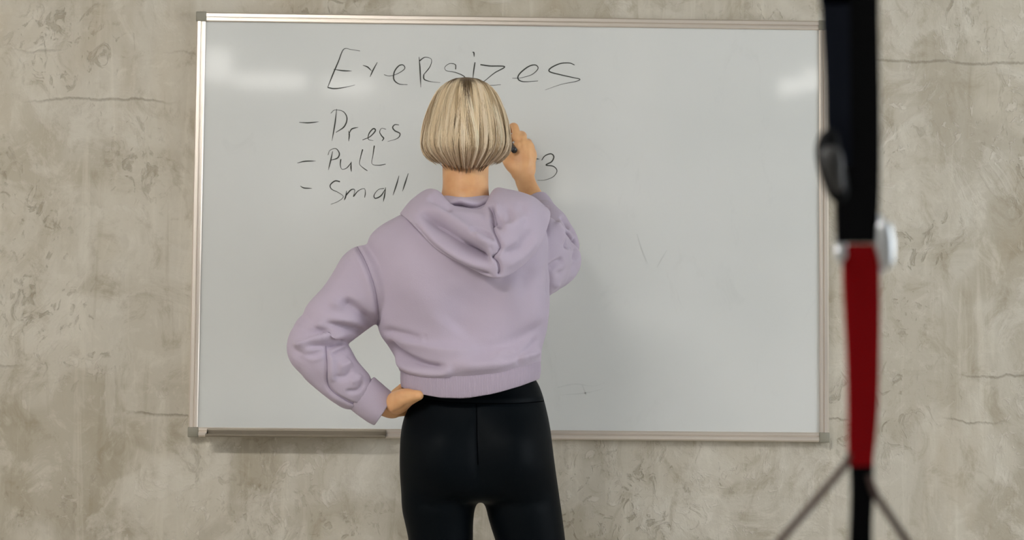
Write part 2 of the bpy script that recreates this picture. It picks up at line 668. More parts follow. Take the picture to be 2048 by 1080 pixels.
# daylight windows in the two side walls
wy0, wy1, wz0, wz1 = -3.6, -0.9, 0.8, 2.7
ym = (wy0 + wy1) / 2
for k, (sgn, side, wx, power, tint) in enumerate(((1, 'right', 3.2, WINDOW_POWER[0], (0.88, 0.94, 1.0, 1)), (-1, 'left', -3.4, WINDOW_POWER[1], (1.0, 0.97, 0.93, 1)))):
    X = lambda a, b: sorted((wx + sgn * a, wx + sgn * b))
    def bx(a, b, y0, y1, z0, z1):
        xs = X(a, b)
        return box((xs[0], y0, z0), (xs[1], y1, z1))
    for y0, y1, z0, z1 in ((-7.5, wy0, 0, 3.4), (wy1, WALL_Y, 0, 3.4), (wy0, wy1, 0, wz0), (wy0, wy1, wz1, 3.4)):
        put('wall_' + side, bx(0, .2, y0, y1, z0, z1), M_CONC, origin=(wx, (y0 + y1) / 2, z0), smooth=False, kind='structure', label='grey concrete %s side wall around its window' % side)
    win = put('window_%d' % (k + 1), join([bx(.04, .10, wy0, wy1, wz0, wz0 + .06), bx(.04, .10, wy0, wy1, wz1 - .06, wz1), bx(.04, .10, wy0, wy0 + .06, wz0, wz1), bx(.04, .10, wy1 - .06, wy1, wz0, wz1),
                                           bx(.04, .10, ym - .03, ym + .03, wz0, wz1)]), M_LAMPBODY, origin=(wx, ym, wz0), smooth=False, kind='structure', label='white framed daylight window in the %s side wall' % side)
    for ya, yb in ((wy0 + .06, ym - .03), (ym + .03, wy1 - .06)):
        put('pane', bx(.06, .075, ya, yb, wz0 + .06, wz1 - .06), mat_emit('daylit_pane', power, tint), win, smooth=False)

# ------------------------------------------------------------------ whiteboard
BX0, BX1, BZ0, BZ1 = -0.75, 0.75, ZB, ZB + 1.0
RW = 0.022
board = empty('whiteboard', (0, WALL_Y, ZB), 'wide framed whiteboard with handwritten exercise list hung on the concrete wall', 'whiteboard')
put('writing_panel', box((BX0 + .006, 0.006, BZ0 + .006), (BX1 - .006, 0.020, BZ1 - .006)), M_BOARD, board, smooth=False, label='glossy white writing surface')
# rail profile (u outward from the board's inside, y depth)
prof = [(0.000, 0.008), (0.000, 0.0015), (0.002, 0.000), (0.0075, 0.000), (0.0085, 0.0018), (0.0100, 0.0018), (0.0110, -0.001),
        (0.0185, -0.001), (0.0212, 0.0012), (0.022, 0.004), (0.022, 0.0235), (0.006, 0.0235), (0.006, 0.008)]


def rail(a, b, inward, mat):
    a, b, inward = np.array(a, float), np.array(b, float), np.array(inward, float)
    R = []
    for p in (a, b):
        R.append([p + inward * (RW - u) + np.array([0, y, 0]) for u, y in prof])
    put('frame_rail', loft(np.array(R)), mat, board, smooth=False)


rail((BX0 + RW, 0, BZ1), (BX1 - RW, 0, BZ1), (0, 0, -1), M_ALU_X)
rail((BX0 + RW, 0, BZ0), (BX1 - RW, 0, BZ0), (0, 0, 1), M_ALU_X)
rail((BX0, 0, BZ0 + RW), (BX0, 0, BZ1 - RW), (1, 0, 0), M_ALU_Z)
rail((BX1, 0, BZ0 + RW), (BX1, 0, BZ1 - RW), (-1, 0, 0), M_ALU_Z)
for cx in (BX0, BX1):
    for cz in (BZ0, BZ1):
        sx, sz = (1 if cx < 0 else -1), (1 if cz == BZ0 else -1)
        xs = sorted((cx - sx * .0008, cx + sx * .0238))
        zs = sorted((cz - sz * .0008, cz + sz * .0225))
        put('corner_cap', box((xs[0], -0.0025, zs[0]), (xs[1], 0.0238, zs[1]), .002), M_CAP, board)
# pen tray: L section with a lip
t0, t1 = W(414, 868, -.01)[0], W(772, 868, -.01)[0]
tz = ZB + 0.020
sec = [(0.0, tz - .0015), (-.003, tz), (-.0045, tz - .004), (-.0045, tz - .0135), (-.0365, tz - .0150), (-.0385, tz - .0120), (-.0410, tz - .0125),
       (-.0410, tz - .0165), (-.0385, tz - .0185), (-.002, tz - .0185), (0.0, tz - .016)]
put('pen_tray', loft(np.array([[(x, y, z) for y, z in sec] for x in (t0, t1)])), M_TRAY, board, smooth=False, label='taupe metal pen tray clipped to the lower rail')


def ribbon(P, w, y, thick=0.0004):
    """thin raised ink line in the board plane"""
    P = np.asarray(P)
    T = np.gradient(P, axis=0)
    T /= np.linalg.norm(T, axis=1)[:, None] + 1e-12
    S = np.stack([-T[:, 1], T[:, 0]], 1)
    w = np.asarray(w)[:, None] / 2
    A, B = P + S * w, P - S * w
    n = len(P)
    V = [(p[0], y, p[1]) for p in A] + [(p[0], y, p[1]) for p in B] + [(p[0], y + thick, p[1]) for p in A] + [(p[0], y + thick, p[1]) for p in B]
    F = []
    for i in range(n - 1):
        F += [(i, i + 1, n + i + 1, n + i), (i, 2 * n + i, 2 * n + i + 1, i + 1), (n + i, n + i + 1, 3 * n + i + 1, 3 * n + i)]
    return np.array(V), F


def writing(name, strokes, label, mat=M_INK, wpx=2.3):
    parts = []
    for s in strokes:
        P = WP([(x, y, 0.006) for x, y in s])[:, [0, 2]]
        n = max(10, len(s) * 7) if len(s) > 2 else 10
        Q = catmull(P, n)
        k = np.linspace(0, 1, n)
        w = wpx / 850 * (0.75 + 0.35 * np.sin(k * 5 + len(s) * 1.7)) * (1 - 0.45 * sstep(0.8, 1.0, k))
        parts.append(ribbon(Q, w, 0.0055))
    return put(name, join(parts), mat, board, smooth=False, label=label, fix=False)


def Z1(pts):      # measured on a 3x enlargement that starts at 560, 80
    return [(560 + x / 3.0, 80 + y / 3.0) for x, y in pts]


writing('handwritten_word', [
    Z1([(480, 66), (430, 58), (382, 56), (350, 130), (318, 205), (286, 285)]),
    Z1([(286, 285), (330, 292), (400, 282), (450, 270)]), Z1([(322, 176), (375, 184), (430, 186)]),
    Z1([(497, 152), (525, 162), (550, 186)]), Z1([(584, 134), (560, 178), (540, 222)]),
    Z1([(624, 208), (660, 216), (710, 200), (748, 172), (738, 150), (712, 156), (686, 192), (684, 238), (715, 264), (765, 268)]),
    Z1([(834, 102), (840, 170), (845, 284)]), Z1([(836, 126), (870, 104), (908, 116), (900, 160), (862, 208)]),
    Z1([(862, 208), (866, 236), (905, 250), (962, 256)]),
    Z1([(1054, 176), (1052, 148), (1018, 142), (990, 162), (998, 184), (1050, 194), (1100, 215), (1112, 240), (1070, 262)]),
    Z1([(1154, 74), (1163, 76), (1165, 102)]), Z1([(1170, 134), (1163, 180), (1158, 225), (1156, 250)]),
    Z1([(1202, 148), (1260, 156), (1348, 160), (1290, 196), (1245, 232), (1215, 262), (1260, 272), (1325, 268)]),
    Z1([(1394, 230), (1440, 228), (1510, 208), (1548, 172), (1532, 150), (1490, 160), (1440, 200), (1428, 232), (1460, 250), (1548, 246)]),
    Z1([(1768, 150), (1735, 138), (1680, 142), (1625, 168), (1618, 190), (1680, 208), (1760, 226), (1800, 236), (1770, 250), (1690, 266), (1590, 300)]),
], 'large heading reading Exersizes in thin dark marker')
writing('handwritten_word', [
    Z1([(340, 414), (330, 500), (312, 605)]), Z1([(305, 440), (330, 420), (380, 430), (402, 470), (385, 520), (335, 555)]),
    Z1([(412, 545), (416, 570), (412, 608)]), Z1([(412, 570), (430, 535), (470, 524)]),
    Z1([(495, 600), (540, 580), (572, 545), (560, 532), (535, 560), (530, 595), (560, 604)]),
    Z1([(636, 536), (610, 530), (598, 552), (610, 575), (622, 590), (612, 606)]),
    Z1([(714, 510), (690, 508), (676, 525), (690, 545), (720, 562), (705, 590), (645, 610)]),
], 'handwritten word Press, first line of the list')
writing('handwritten_word', [
    Z1([(316, 668), (306, 715), (290, 780)]), Z1([(288, 690), (300, 662), (335, 652), (356, 680), (345, 708), (305, 722)]),
    Z1([(365, 715), (362, 750), (372, 775), (400, 768), (428, 735)]), Z1([(428, 730), (426, 760), (428, 792)]),
    Z1([(496, 656), (482, 710), (478, 745), (500, 768), (525, 785)]), Z1([(566, 634), (558, 690), (552, 742), (590, 752), (634, 745)]),
], 'handwritten word Pull, second line of the list')
writing('handwritten_word', [
    Z1([(360, 850), (330, 846), (302, 870), (310, 895), (350, 915), (380, 940), (350, 968), (305, 986)]),
    Z1([(400, 905), (394, 940), (385, 962)]), Z1([(394, 935), (425, 900), (448, 900), (440, 940)]), Z1([(440, 940), (470, 905), (505, 892), (512, 915), (508, 946)]),
    Z1([(625, 890), (590, 898), (565, 930), (572, 950), (605, 935), (632, 895)]), Z1([(634, 885), (628, 930), (620, 970)]),
    Z1([(714, 815), (700, 865), (678, 932)]), Z1([(770, 800), (752, 855), (735, 908)]),
], 'handwritten word small, third line of the list')
writing('handwritten_dash', [Z1([(115, 494), (170, 497), (232, 491)])], 'dash in front of Press')
writing('handwritten_dash', [Z1([(104, 738), (150, 728), (215, 726)])], 'dash in front of Pull')
writing('handwritten_dash', [Z1([(122, 876), (145, 888), (192, 890)])], 'dash in front of small')
writing('handwritten_number', [
    Z1([(1500, 722), (1525, 714), (1556, 714)]),
    Z1([(1570, 722), (1590, 695), (1625, 683), (1643, 700), (1630, 730), (1596, 750), (1640, 758), (1662, 785), (1640, 820), (1590, 840), (1545, 842)])],
    'handwritten number 3 with a short dash')
writing('wiped_mark', [[(1274, 468), (1284, 500), (1295, 527)], [(1334, 500), (1322, 520), (1314, 535)]], 'faint wiped check mark', M_FAINT, 2.0)
writing('wiped_mark', [[(1115, 775), (1150, 768), (1185, 772), (1210, 765)], [(1120, 790), (1170, 786), (1205, 778)], [(1165, 770), (1172, 790)]], 'faint wiped scribble near the lower edge', M_FAINT, 2.0)

# ------------------------------------------------------------------ the person: body
SY = -0.50                                   # depth of the shoulders
PX = 1 / 961.0                               # metres per frame pixel at that depth
foot_c = W(975, 1690, SY)
PORG = (float(foot_c[0]), SY, 0.0)


def ring_stack(rows, n=48, ex=2.3, dz=None):
    """rows: (py, left px, right px, half depth, centre Y); smooth horizontal sections"""
    R = []
    for py, xl, xr, hd, yc in rows:
        a, b = W(xl, py, yc), W(xr, py, yc)
        c, hw = (a + b) / 2, np.linalg.norm(b - a) / 2
        t = np.linspace(0, 2 * math.pi, n, endpoint=False)
        ct, s_ = np.cos(t), np.sin(t)
        x = np.sign(ct) * np.abs(ct) ** (2 / ex) * hw
        y = np.sign(s_) * np.abs(s_) ** (2 / ex) * hd
        R.append(np.stack([c[0] + x, yc + y, c[2] + (b[2] - a[2]) / 2 * np.clip(x / hw, -1, 1)], 1))
    return np.array(R)


def smooth_rows(rows, m):
    return catmull(np.array(rows, float), m)


body_parts = []
HC = W(932, 258, -0.475)                     # head centre
body_parts.append(ball(HC + np.array([0, 0.0, 0.008]), (0.070, 0.088, 0.098), 28, 18))
body_parts.append(ball(HC + np.array([0, 0.030, -0.052]), (0.054, 0.056, 0.062), 24, 14))          # jaw and cheeks
body_parts.append(tube([HC + np.array([0, .083, .008]), HC + np.array([0, .096, -.012]), HC + np.array([0, .106, -.034])], [.008, .009, .012], 12, 12, ref=(1, 0, 0)))
body_parts.append(ball(HC + np.array([0, .094, -.040]), (.016, .010, .008), 14, 8))
body_parts.append(ball(HC + np.array([0, .078, -.068]), (.023, .010, .0055), 14, 8))                # upper lip
body_parts.append(ball(HC + np.array([0, .077, -.077]), (.019, .010, .0055), 14, 8))                # lower lip
body_parts.append(ball(HC + np.array([0, .072, -.100]), (.020, .016, .014), 14, 8))                 # chin
for s in (-1, 1):
    body_parts.append(ball(HC + np.array([s * .030, .078, .000]), (.015, .010, .009), 14, 8))        # eyelids
    body_parts.append(tube(HC + np.array([[s * .052, .070, .020], [s * .030, .088, .024], [s * .010, .088, .018]]), [.005, .006, .005], 10, 10))
    body_parts.append(tube(HC + np.array([[s * .072, -.002, .015], [s * .079, -.008, .0], [s * .075, -.002, -.03]]), [(.006, .012), (.007, .017), (.005, .009)], 12, 10))
# neck and shoulders
body_parts.append(tube(WP([(931, 300, -.465), (931, 345, -.470), (931, 375, -.475), (930, 410, -.48), (928, 470, -.48)]),
                       [(.050, .052), (.0485, .050), (.0485, .052), (.053, .058), (.060, .06)], 28, 30, ref=(0, 1, 0), rnd=False))
body_parts.append(loft(ring_stack(smooth_rows([(412, 895, 965, .05, -.48), (430, 850, 1010, .065, -.48), (470, 770, 1060, .08, -.48), (540, 775, 1060, .09, -.48),
                                               (640, 800, 1050, .088, -.48), (740, 835, 1040, .075, -.475), (800, 830, 1050, .078, -.47), (900, 830, 1075, .098, -.48), (985, 835, 1085, .09, -.48)], 40))))
# left arm, hand on the hip
Lsh, Lel, Lwr = W(770, 540, -.49), W(634, 686, -.51), W(776, 812, -.505)
body_parts.append(tube([W(815, 510, -.48), Lsh, (Lsh + Lel) / 2, Lel, W(688, 756, -.512), Lwr, W(800, 804, -.50)],
                       [.035, .038, .034, .028, .026, (.024, .021), (.024, .02)], 20, 60))
palm = [W(776, 812, -.505), W(792, 807, -.502), W(806, 801, -.487), W(815, 795, -.462)]
body_parts.append(tube(palm, [(.024, .019), (.029, .017), (.033, .016), (.033, .012)], 20, 24, ref=(.4, -1, 0)))
lf = [[(800, 778, -.475), (812, 772, -.435), (822, 772, -.405), (838, 774, -.385)],
      [(804, 790, -.468), (808, 787, -.425), (818, 786, -.390), (836, 788, -.368)],
      [(803, 802, -.470), (806, 801, -.430), (814, 800, -.395), (830, 802, -.372)],
      [(800, 814, -.476), (802, 814, -.442), (808, 814, -.415), (820, 815, -.395)]]
for f, r in zip(lf, (.0088, .009, .0085, .0075)):
    body_parts.append(tube(WP(f), [r * 1.1, r * 1.05, r, r * .85], 14, 24))
body_parts.append(tube(WP([(778, 812, -.512), (795, 805, -.528), (811, 796, -.552), (830, 792, -.574), (847, 789, -.584)]), [.022, .0245, .0205, .0130, .0085], 16, 26))
# right arm, hand up at the board
Rsh, Rel, Rwr = W(1045, 492, -.47), W(1108, 516, -.225), W(1052, 366, -.105)
body_parts.append(tube([W(1010, 490, -.48), Rsh, (Rsh + Rel) / 2, Rel, W(1093, 452, -.160), W(1068, 400, -.122), Rwr, W(1047, 340, -.100)],
                       [.035, .036, .033, .030, .028, (.0245, .024), (.0230, .019), (.026, .017)], 20, 70))
body_parts.append(tube(WP([(1051, 364, -.104), (1046, 340, -.100), (1045, 315, -.098), (1046, 292, -.092), (1045, 280, -.086)]),
                       [(.023, .017), (.030, .0175), (.0300, .0165), (.0270, .0145), (.021, .011)], 22, 26))
body_parts.append(tube(WP([(1058, 330, -.098), (1063, 312, -.090), (1062, 296, -.082)]), [.014, .013, .010], 14, 16))
rf = [[(1034, 284, -.092), (1029, 253, -.066), (1016, 262, -.040), (1005, 272, -.026)],
      [(1046, 282, -.096), (1044, 269, -.062), (1026, 276, -.038), (1012, 283, -.032)],
      [(1056, 294, -.092), (1056, 284, -.056), (1040, 292, -.030), (1026, 298, -.034)],
      [(1063, 312, -.082), (1063, 303, -.050), (1050, 310, -.028), (1038, 314, -.032)]]
for f, r in zip(rf, (.0088, .009, .0085, .0076)):
    body_parts.append(tube(WP(f), [r * 1.12, r * 1.02, r * .92, r * .78], 14, 26))
body_parts.append(tube(WP([(1040, 346, -.102), (1023, 330, -.098), (1012, 314, -.080), (1005, 298, -.058), (1006, 284, -.045)]), [.016, .0155, .0125, .0105, .0085], 16, 28))
# legs and ankles
LEG_L = [(872, 960, -.485), (876, 1060, -.475), (884, 1180, -.465), (892, 1320, -.460), (896, 1450, -.485), (905, 1620, -.490), (908, 1705, -.485)]
LEG_R = [(1040, 960, -.485), (1056, 1060, -.475), (1078, 1180, -.465), (1104, 1320, -.455), (1120, 1450, -.48), (1142, 1620, -.485), (1148, 1705, -.48)]
for L in (LEG_L, LEG_R):
    P = WP(L)
    body_parts.append(tube(P, [.058, .056, .048, .042, .040, .028, .030], 20, 60, rnd=False))
    a = P[-1]
    body_parts.append(tube([a + np.array([0, -.035, -.035]), a + np.array([0, .04, -.035]), a + np.array([0, .14, -.048])], [.026, (.034, .03), (.034, .016)], 16, 20))
V, F, E_ = remesh(join(body_parts), 0.0030, 4)
# knuckle and tendon relief on the raised hand, creases on the neck
V = sculpt(V, F, [([(1047, 345), (1040, 300), (1036, 282)], .9, 3, 3), ([(1050, 345), (1049, 305), (1047, 284)], .9, 3, 3), ([(1054, 345), (1059, 315), (1058, 296)], .8, 3, 3),
                  ([(1041, 300), (1041, 272)], -1.6, 2.5, 2.5), ([(1052, 300), (1053, 280)], -1.2, 2.5, 2.5), ([(1036, 277), (1037, 276)], 1.0, 4, 4, 0), ([(1047, 275), (1048, 275)], 1.0, 4, 4, 0),
                  ([(1032, 358), (1050, 362), (1070, 356)], -.8, 2, 2), ([(898, 372), (930, 377), (965, 371)], -.7, 2.5, 2.5), ([(931, 345), (931, 385)], -1.2, 9, 9),
                  ([(783, 826), (800, 820), (818, 806)], -2.2, 3, 4), ([(792, 790), (806, 796), (816, 794)], -1.2, 4, 4), ([(812, 800), (824, 795), (836, 793)], .8, 5, 5)])
person = put('person', (V, F), M_SKIN, origin=PORG, fix=False,
             label='person with short blonde bob, lilac hoodie and black leggings writing on the whiteboard', cat='person')

# eyes
for s in (-1, 1):
    put('eye', ball(HC + np.array([s * .030, .0815, .000]), (.011, .0085, .0055), 14, 10), mat_plain('eye_white', lin(235, 232, 228), 0.2), person)

# ------------------------------------------------------------------ leggings
lp = [loft(ring_stack(smooth_rows([(735, 838, 1052, .085, -.470), (765, 836, 1077, .088, -.470), (800, 820, 1089, .100, -.472), (850, 803, 1100, .113, -.478), (900, 799, 1106, .121, -.482),
                                   (950, 799, 1113, .120, -.482), (985, 803, 1118, .105, -.480), (1000, 815, 1110, .080, -.475)], 44), 56, 2.35))]
P = WP([(876, 935, -.482), (876, 1000, -.480), (879, 1045, -.478), (882, 1080, -.475), (886, 1180, -.467), (892, 1320, -.460), (896, 1450, -.487), (905, 1620, -.490), (908, 1672, -.487)])
wl = [66, 75, 69, 65.5, 60, 48, 48, 33, 32]
lp.append(tube(P, [(w * PX, w * PX * 1.12) for w in wl], 32, 90, rnd=False))
P = WP([(1040, 935, -.482), (1045, 1000, -.480), (1054, 1045, -.478), (1062, 1080, -.475), (1080, 1180, -.467), (1104, 1320, -.455), (1120, 1450, -.482), (1142, 1620, -.485), (1147, 1672, -.482)])
wl = [66, 75, 73, 69.5, 62, 49, 48, 33, 32]
lp.append(tube(P, [(w * PX, w * PX * 1.12) for w in wl], 32, 90, rnd=False))
V, F, E_ = remesh(join(lp), 0.0045, 6)
V = relax(V, E_, 45, .5, True)
V = sculpt(V, F, [([(878, 898), (880, 925)], 24, 52, 52, 0), ([(1032, 895), (1034, 920)], 24, 52, 52, 0)])
V = relax(V, E_, 8, .5, True)
V = sculpt(V, F, [([(953, 830), (954, 870), (957, 930), (958, 990)], -6, 14, 14, .3), ([(953, 805), (954, 880), (957, 960)], -1.5, 4, 4, .1),
                  ([(840, 797), (900, 804), (960, 806), (1020, 806), (1092, 802)], -2.0, 3.5, 3.5, 0), ([(836, 790), (900, 797), (960, 799), (1020, 799), (1092, 795)], 1.2, 6, 6, 0),
                  ([(830, 1005), (880, 1010), (935, 1000)], -3.5, 8, 12), ([(985, 1005), (1040, 1012), (1100, 1000)], -3, 8, 12),
                  ([(850, 1002), (890, 1016), (930, 1014)], 1.2, 4, 4), ([(870, 1000), (905, 1008), (940, 1004)], 1.0, 3, 3), ([(845, 1015), (880, 1026), (920, 1026)], 1.0, 4, 4)])
leggings = put('leggings', (V, F), M_LEG, person, fix=False, label='tight black navy leggings')
bvh = BVHTree.FromPolygons([tuple(v) for v in V], F)


def on_surface(tree, pts, lift=0.0005, Y=-0.6):
    out = []
    for x, y in catmull(pts, 14 * len(pts)):
        p = W(x, y, Y)
        d = Vector(p - CAM).normalized()
        h = tree.ray_cast(Vector(CAM), d)
        if h[0]:
            out.append(np.array(h[0] - d * lift))
    return np.array(out)


for pts in ([(850, 800), (900, 805), (960, 807), (1020, 807), (1060, 805), (1089, 802)], [(953, 808), (954, 870), (956, 930)]):
    S = on_surface(bvh, pts)
    if len(S) > 3:
        put('seam', tube(S, [.0009] * len(S), 6, len(S), rnd=False), M_LEGSEAM, leggings)

# shoes
for L in (LEG_L, LEG_R):
    a = WP(L)[-1]
    x, y = a[0], a[1]
    sh = put('shoe', tube([(x, y - .07, .052), (x, y - .02, .066), (x, y + .05, .058), (x + .004, y + .12, .044), (x + .004, y + .185, .034)],
                          [(.032, .040), (.038, .050), (.042, .044), (.046, .030), (.034, .018)], 24, 40, ref=(0, 0, 1)), M_SHOE, person)
    put('sole', tube([(x, y - .085, .014), (x, y - .02, .013), (x + .002, y + .06, .012), (x + .004, y + .14, .012), (x + .004, y + .205, .016)],
                     [(.034, .012), (.038, .012), (.040, .011), (.047, .011), (.030, .010)], 24, 40, ref=(0, 0, 1)), M_SOLE, sh)

# ------------------------------------------------------------------ hoodie
hp = []
rows = [(392, 885, 975, .050, -.470), (408, 845, 1040, .075, -.475), (425, 808, 1084, .092, -.480), (450, 762, 1090, .106, -.485), (480, 735, 1093, .120, -.491), (520, 738, 1094, .128, -.495),
        (570, 748, 1095, .128, -.494), (620, 754, 1094, .121, -.490), (660, 757, 1090, .117, -.487), (690, 774, 1085, .118, -.487), (712, 790, 1082, .123, -.488), (730, 797, 1082, .125, -.488), (745, 806, 1078, .117, -.487)]
R = ring_stack(smooth_rows(rows, 60), 72, 2.35)
# blouson hem follows the tilted band: the back hangs lower in the middle, the right side rides up
uvz = []
for i in range(len(R)):
    k = sstep(0.62, 1.0, i / (len(R) - 1))
    q = project(R[i])
    u = np.clip((q[:, 0] - 800) / 283, 0, 1)
    drop = (6 + 36 * u * (1 - u) * 1.35 - 20 * u) * PX
    R[i, :, 2] -= drop * k
hp.append(loft(R))
# left sleeve
hp.append(tube(WP([(800, 540, -.490), (752, 560, -.495), (702, 603, -.502), (652, 650, -.510), (627, 682, -.514)]),
               [(.085, .085), (.088, .082), (.068, .066), (.060, .060), (.054, .056)], 32, 50))
hp.append(tube(WP([(642, 655, -.512), (625, 684, -.515), (648, 716, -.516), (680, 752, -.514), (712, 780, -.511), (738, 798, -.508)]),
               [(.054, .056), (.058, .058), (.057, .055), (.050, .050), (.044, .045), (.036, .038)], 32, 60))
hp.append(ball(W(629, 667, -.512), (.047, .050, .047), 24, 16))
# right sleeve
hp.append(tube(WP([(1030, 490, -.480), (1068, 510, -.43), (1092, 516, -.33), (1106, 518, -.245), (1105, 500, -.200)]),
               [(.085, .085), (.070, .096), (.062, .078), (.062, .056), (.055, .050)], 32, 60, ref=(0, 0, 1)))
hp.append(tube(WP([(1108, 522, -.235), (1106, 500, -.205), (1098, 462, -.175), (1084, 428, -.148), (1076, 411, -.132)]),
               [(.056, .056), (.060, .058), (.050, .050), (.037, .037), (.031, .031)], 28, 50))
V, F, E_ = remesh(join(hp), 0.0030, 16)
V = cloth_noise(V, F, .0065, (7, 7, 10), 3.1)
V = cloth_noise(V, F, .0022, (20, 20, 28), 9.7)
strokes = [
    # left armhole seam
    ([(712, 488), (733, 528), (750, 578), (757, 630), (751, 668)], -3.2, 3, 3, .05), ([(705, 496), (724, 534), (741, 582), (748, 630)], 2.0, 7, 7, .1),
    # sleeve folds running out of the armpit
    ([(752, 655), (715, 622), (680, 598)], -9, 14, 10), ([(745, 648), (700, 640), (650, 645), (610, 660)], 4, 10, 10),
    ([(735, 668), (695, 658), (640, 640)], -8, 6, 9), ([(730, 640), (690, 615), (655, 603)], 4, 9, 9),
    ([(700, 668), (660, 672), (610, 686), (585, 690)], 6, 8, 8), ([(690, 684), (655, 690), (605, 690)], -8, 6, 9),
    ([(578, 690), (610, 712), (650, 700), (690, 678)], -5, 6, 9), ([(590, 705), (625, 718), (655, 708)], 3.5, 6, 6),
    # forearm seam and crumples
    ([(652, 692), (654, 730), (657, 772), (690, 800), (728, 816)], -3.5, 3, 3, .08), ([(664, 706), (664, 740), (668, 766)], 3, 7, 7),
    ([(660, 712), (680, 703), (698, 695)], -5, 4, 6), ([(662, 752), (690, 752), (703, 738)], -4, 4, 7), ([(675, 735), (690, 730), (702, 722)], 4, 9, 9),
    ([(690, 782), (715, 780), (727, 762)], -5, 4, 5), ([(700, 765), (714, 760), (722, 748)], 4, 6, 6), ([(600, 735), (640, 775), (690, 808)], 2.5, 10, 10),
    # blouson folds above the band
    ([(772, 682), (800, 708), (845, 728), (898, 737)], -9, 7, 12, .2), ([(778, 702), (812, 732), (860, 744), (910, 742)], 6, 9, 9, .2),
    ([(785, 672), (830, 688), (890, 700), (960, 700)], 4, 10, 12), ([(760, 660), (800, 668), (850, 680)], -4, 8, 8),
    ([(900, 728), (960, 730), (1020, 718), (1070, 690)], 5, 12, 12), ([(1078, 672), (1060, 695), (1025, 716), (985, 724)], -4.5, 5, 7),
    ([(1086, 640), (1050, 672), (1000, 690), (940, 694)], -3, 10, 12), ([(1083, 700), (1060, 712), (1035, 722)], 4, 7, 7), ([(1052, 716), (1036, 722)], -2.5, 6, 6, 0),
    ([(855, 690), (850, 676), (852, 668)], -1.5, 4, 4), ([(990, 712), (1010, 700), (1030, 706)], 1.5, 4, 4),
    # back drape
    ([(1005, 560), (1050, 600), (1090, 660)], 3, 22, 26), ([(970, 560), (930, 620), (900, 660)], -3.5, 40, 40), ([(780, 520), (850, 600), (900, 690)], 3, 35, 35),
    ([(1060, 520), (1050, 580), (1062, 650)], -3, 18, 18),
    # right armhole and sleeve
    ([(1096, 530), (1097, 560), (1095, 600)], -4, 6, 6, .3), ([(1095, 538), (1112, 525), (1128, 518)], -6, 5, 8), ([(1093, 408), (1090, 440), (1094, 480)], -3, 5, 5),
    ([(1132, 462), (1136, 480), (1138, 500)], -14, 5, 6), ([(1145, 476), (1151, 500), (1148, 524)], -12, 5, 5), ([(1122, 430), (1132, 446), (1138, 458)], -6, 4, 4), ([(1142, 470), (1144, 490), (1144, 512)], 4, 4, 4),
    ([(1112, 440), (1125, 462), (1128, 490)], 4, 7, 7), ([(1105, 575), (1130, 565), (1155, 540)], 3, 8, 8), ([(1110, 552), (1135, 540), (1156, 522)], -3, 6, 6),
    ([(1128, 440), (1140, 455), (1152, 470)], -4, 4, 4),
]
V = sculpt(V, F, [(st[0], st[1] * (2.1 if min(st[2:4]) >= 7 else 1.5)) + tuple(st[2:]) for st in strokes])
V = relax(V, E_, 1)
hoodie = put('hoodie', (V, F), M_HOOD, person, fix=False, label='cropped lilac fleece hoodie')
hbvh = BVHTree.FromPolygons([tuple(v) for v in V], F)
for pts in ([(712, 489), (733, 528), (750, 578), (757, 630), (752, 662)], [(652, 692), (654, 730), (657, 772), (690, 800), (724, 814)]):
    S = on_surface(hbvh, pts, .0002)
    if len(S) > 3:
        put('seam', tube(S, [.0009] * len(S), 6, len(S), rnd=False), M_STITCH, hoodie)

# hem band
n = 120
t = np.linspace(0, 2 * math.pi, n, endpoint=False)
cx = (W(800, 760, -.488)[0] + W(1081, 760, -.488)[0]) / 2
hw = (W(1081, 760, -.488)[0] - W(800, 760, -.488)[0]) / 2
top_u = np.array([(0, 731), (.18, 748), (.36, 752), (.53, 748), (.71, 740), (.88, 724), (1, 712)])
bot_u = np.array([(0, 776), (.12, 788), (.28, 795), (.46, 795.5), (.67, 786), (.85, 771), (1, 755)])


def band_ring(curve, scale, dzpx, yc=-.488, hd=.120):
    ct, s_ = np.cos(t), np.sin(t)
    x = np.sign(ct) * np.abs(ct) ** (2 / 2.4) * hw * scale
    y = np.sign(s_) * np.abs(s_) ** (2 / 2.4) * hd * scale
    u = (np.clip(x / (hw * scale), -1, 1) + 1) / 2
    py = np.interp(u, curve[:, 0], curve[:, 1])
    py = np.where(s_ > 0, py - 25 * s_, py) + dzpx
    z = np.array([W(940, p, -.6)[2] for p in py])
    return np.stack([cx + x, yc + y, z], 1)


def mixed(k):
    c = top_u.copy()
    us = np.linspace(0, 1, 15)
    return np.stack([us, np.interp(us, top_u[:, 0], top_u[:, 1]) * (1 - k) + np.interp(us, bot_u[:, 0], bot_u[:, 1]) * k], 1)


rings = [band_ring(mixed(-.30), .965, 0), band_ring(mixed(0), .985, 0), band_ring(mixed(.3), 1.0, 0), band_ring(mixed(.7), .998, 0), band_ring(mixed(.95), .985, 0),
         band_ring(mixed(1.0), .975, 0), band_ring(mixed(1.0), .955, 0), band_ring(mixed(.9), .945, 0), band_ring(mixed(.3), .945, 0)]
rings = np.array(rings)
fine = np.stack([catmull(rings[:, j], 40) for j in range(n)], 1)
Vb, Fb = loft(fine, cap=False)
Vb = cloth_noise(Vb, Fb, .002, (14, 14, 10), 1.3)
Vb = sculpt(Vb, Fb, [([(840, 752), (846, 775), (852, 790)], -2, 6, 6), ([(930, 750), (926, 772), (930, 792)], -1.5, 8, 8), ([(1010, 742), (1008, 760), (1012, 778)], -1.5, 8, 8)])
put('hem_band', (Vb, Fb), M_RIBX, hoodie, fix=True, label='ribbed hem band')


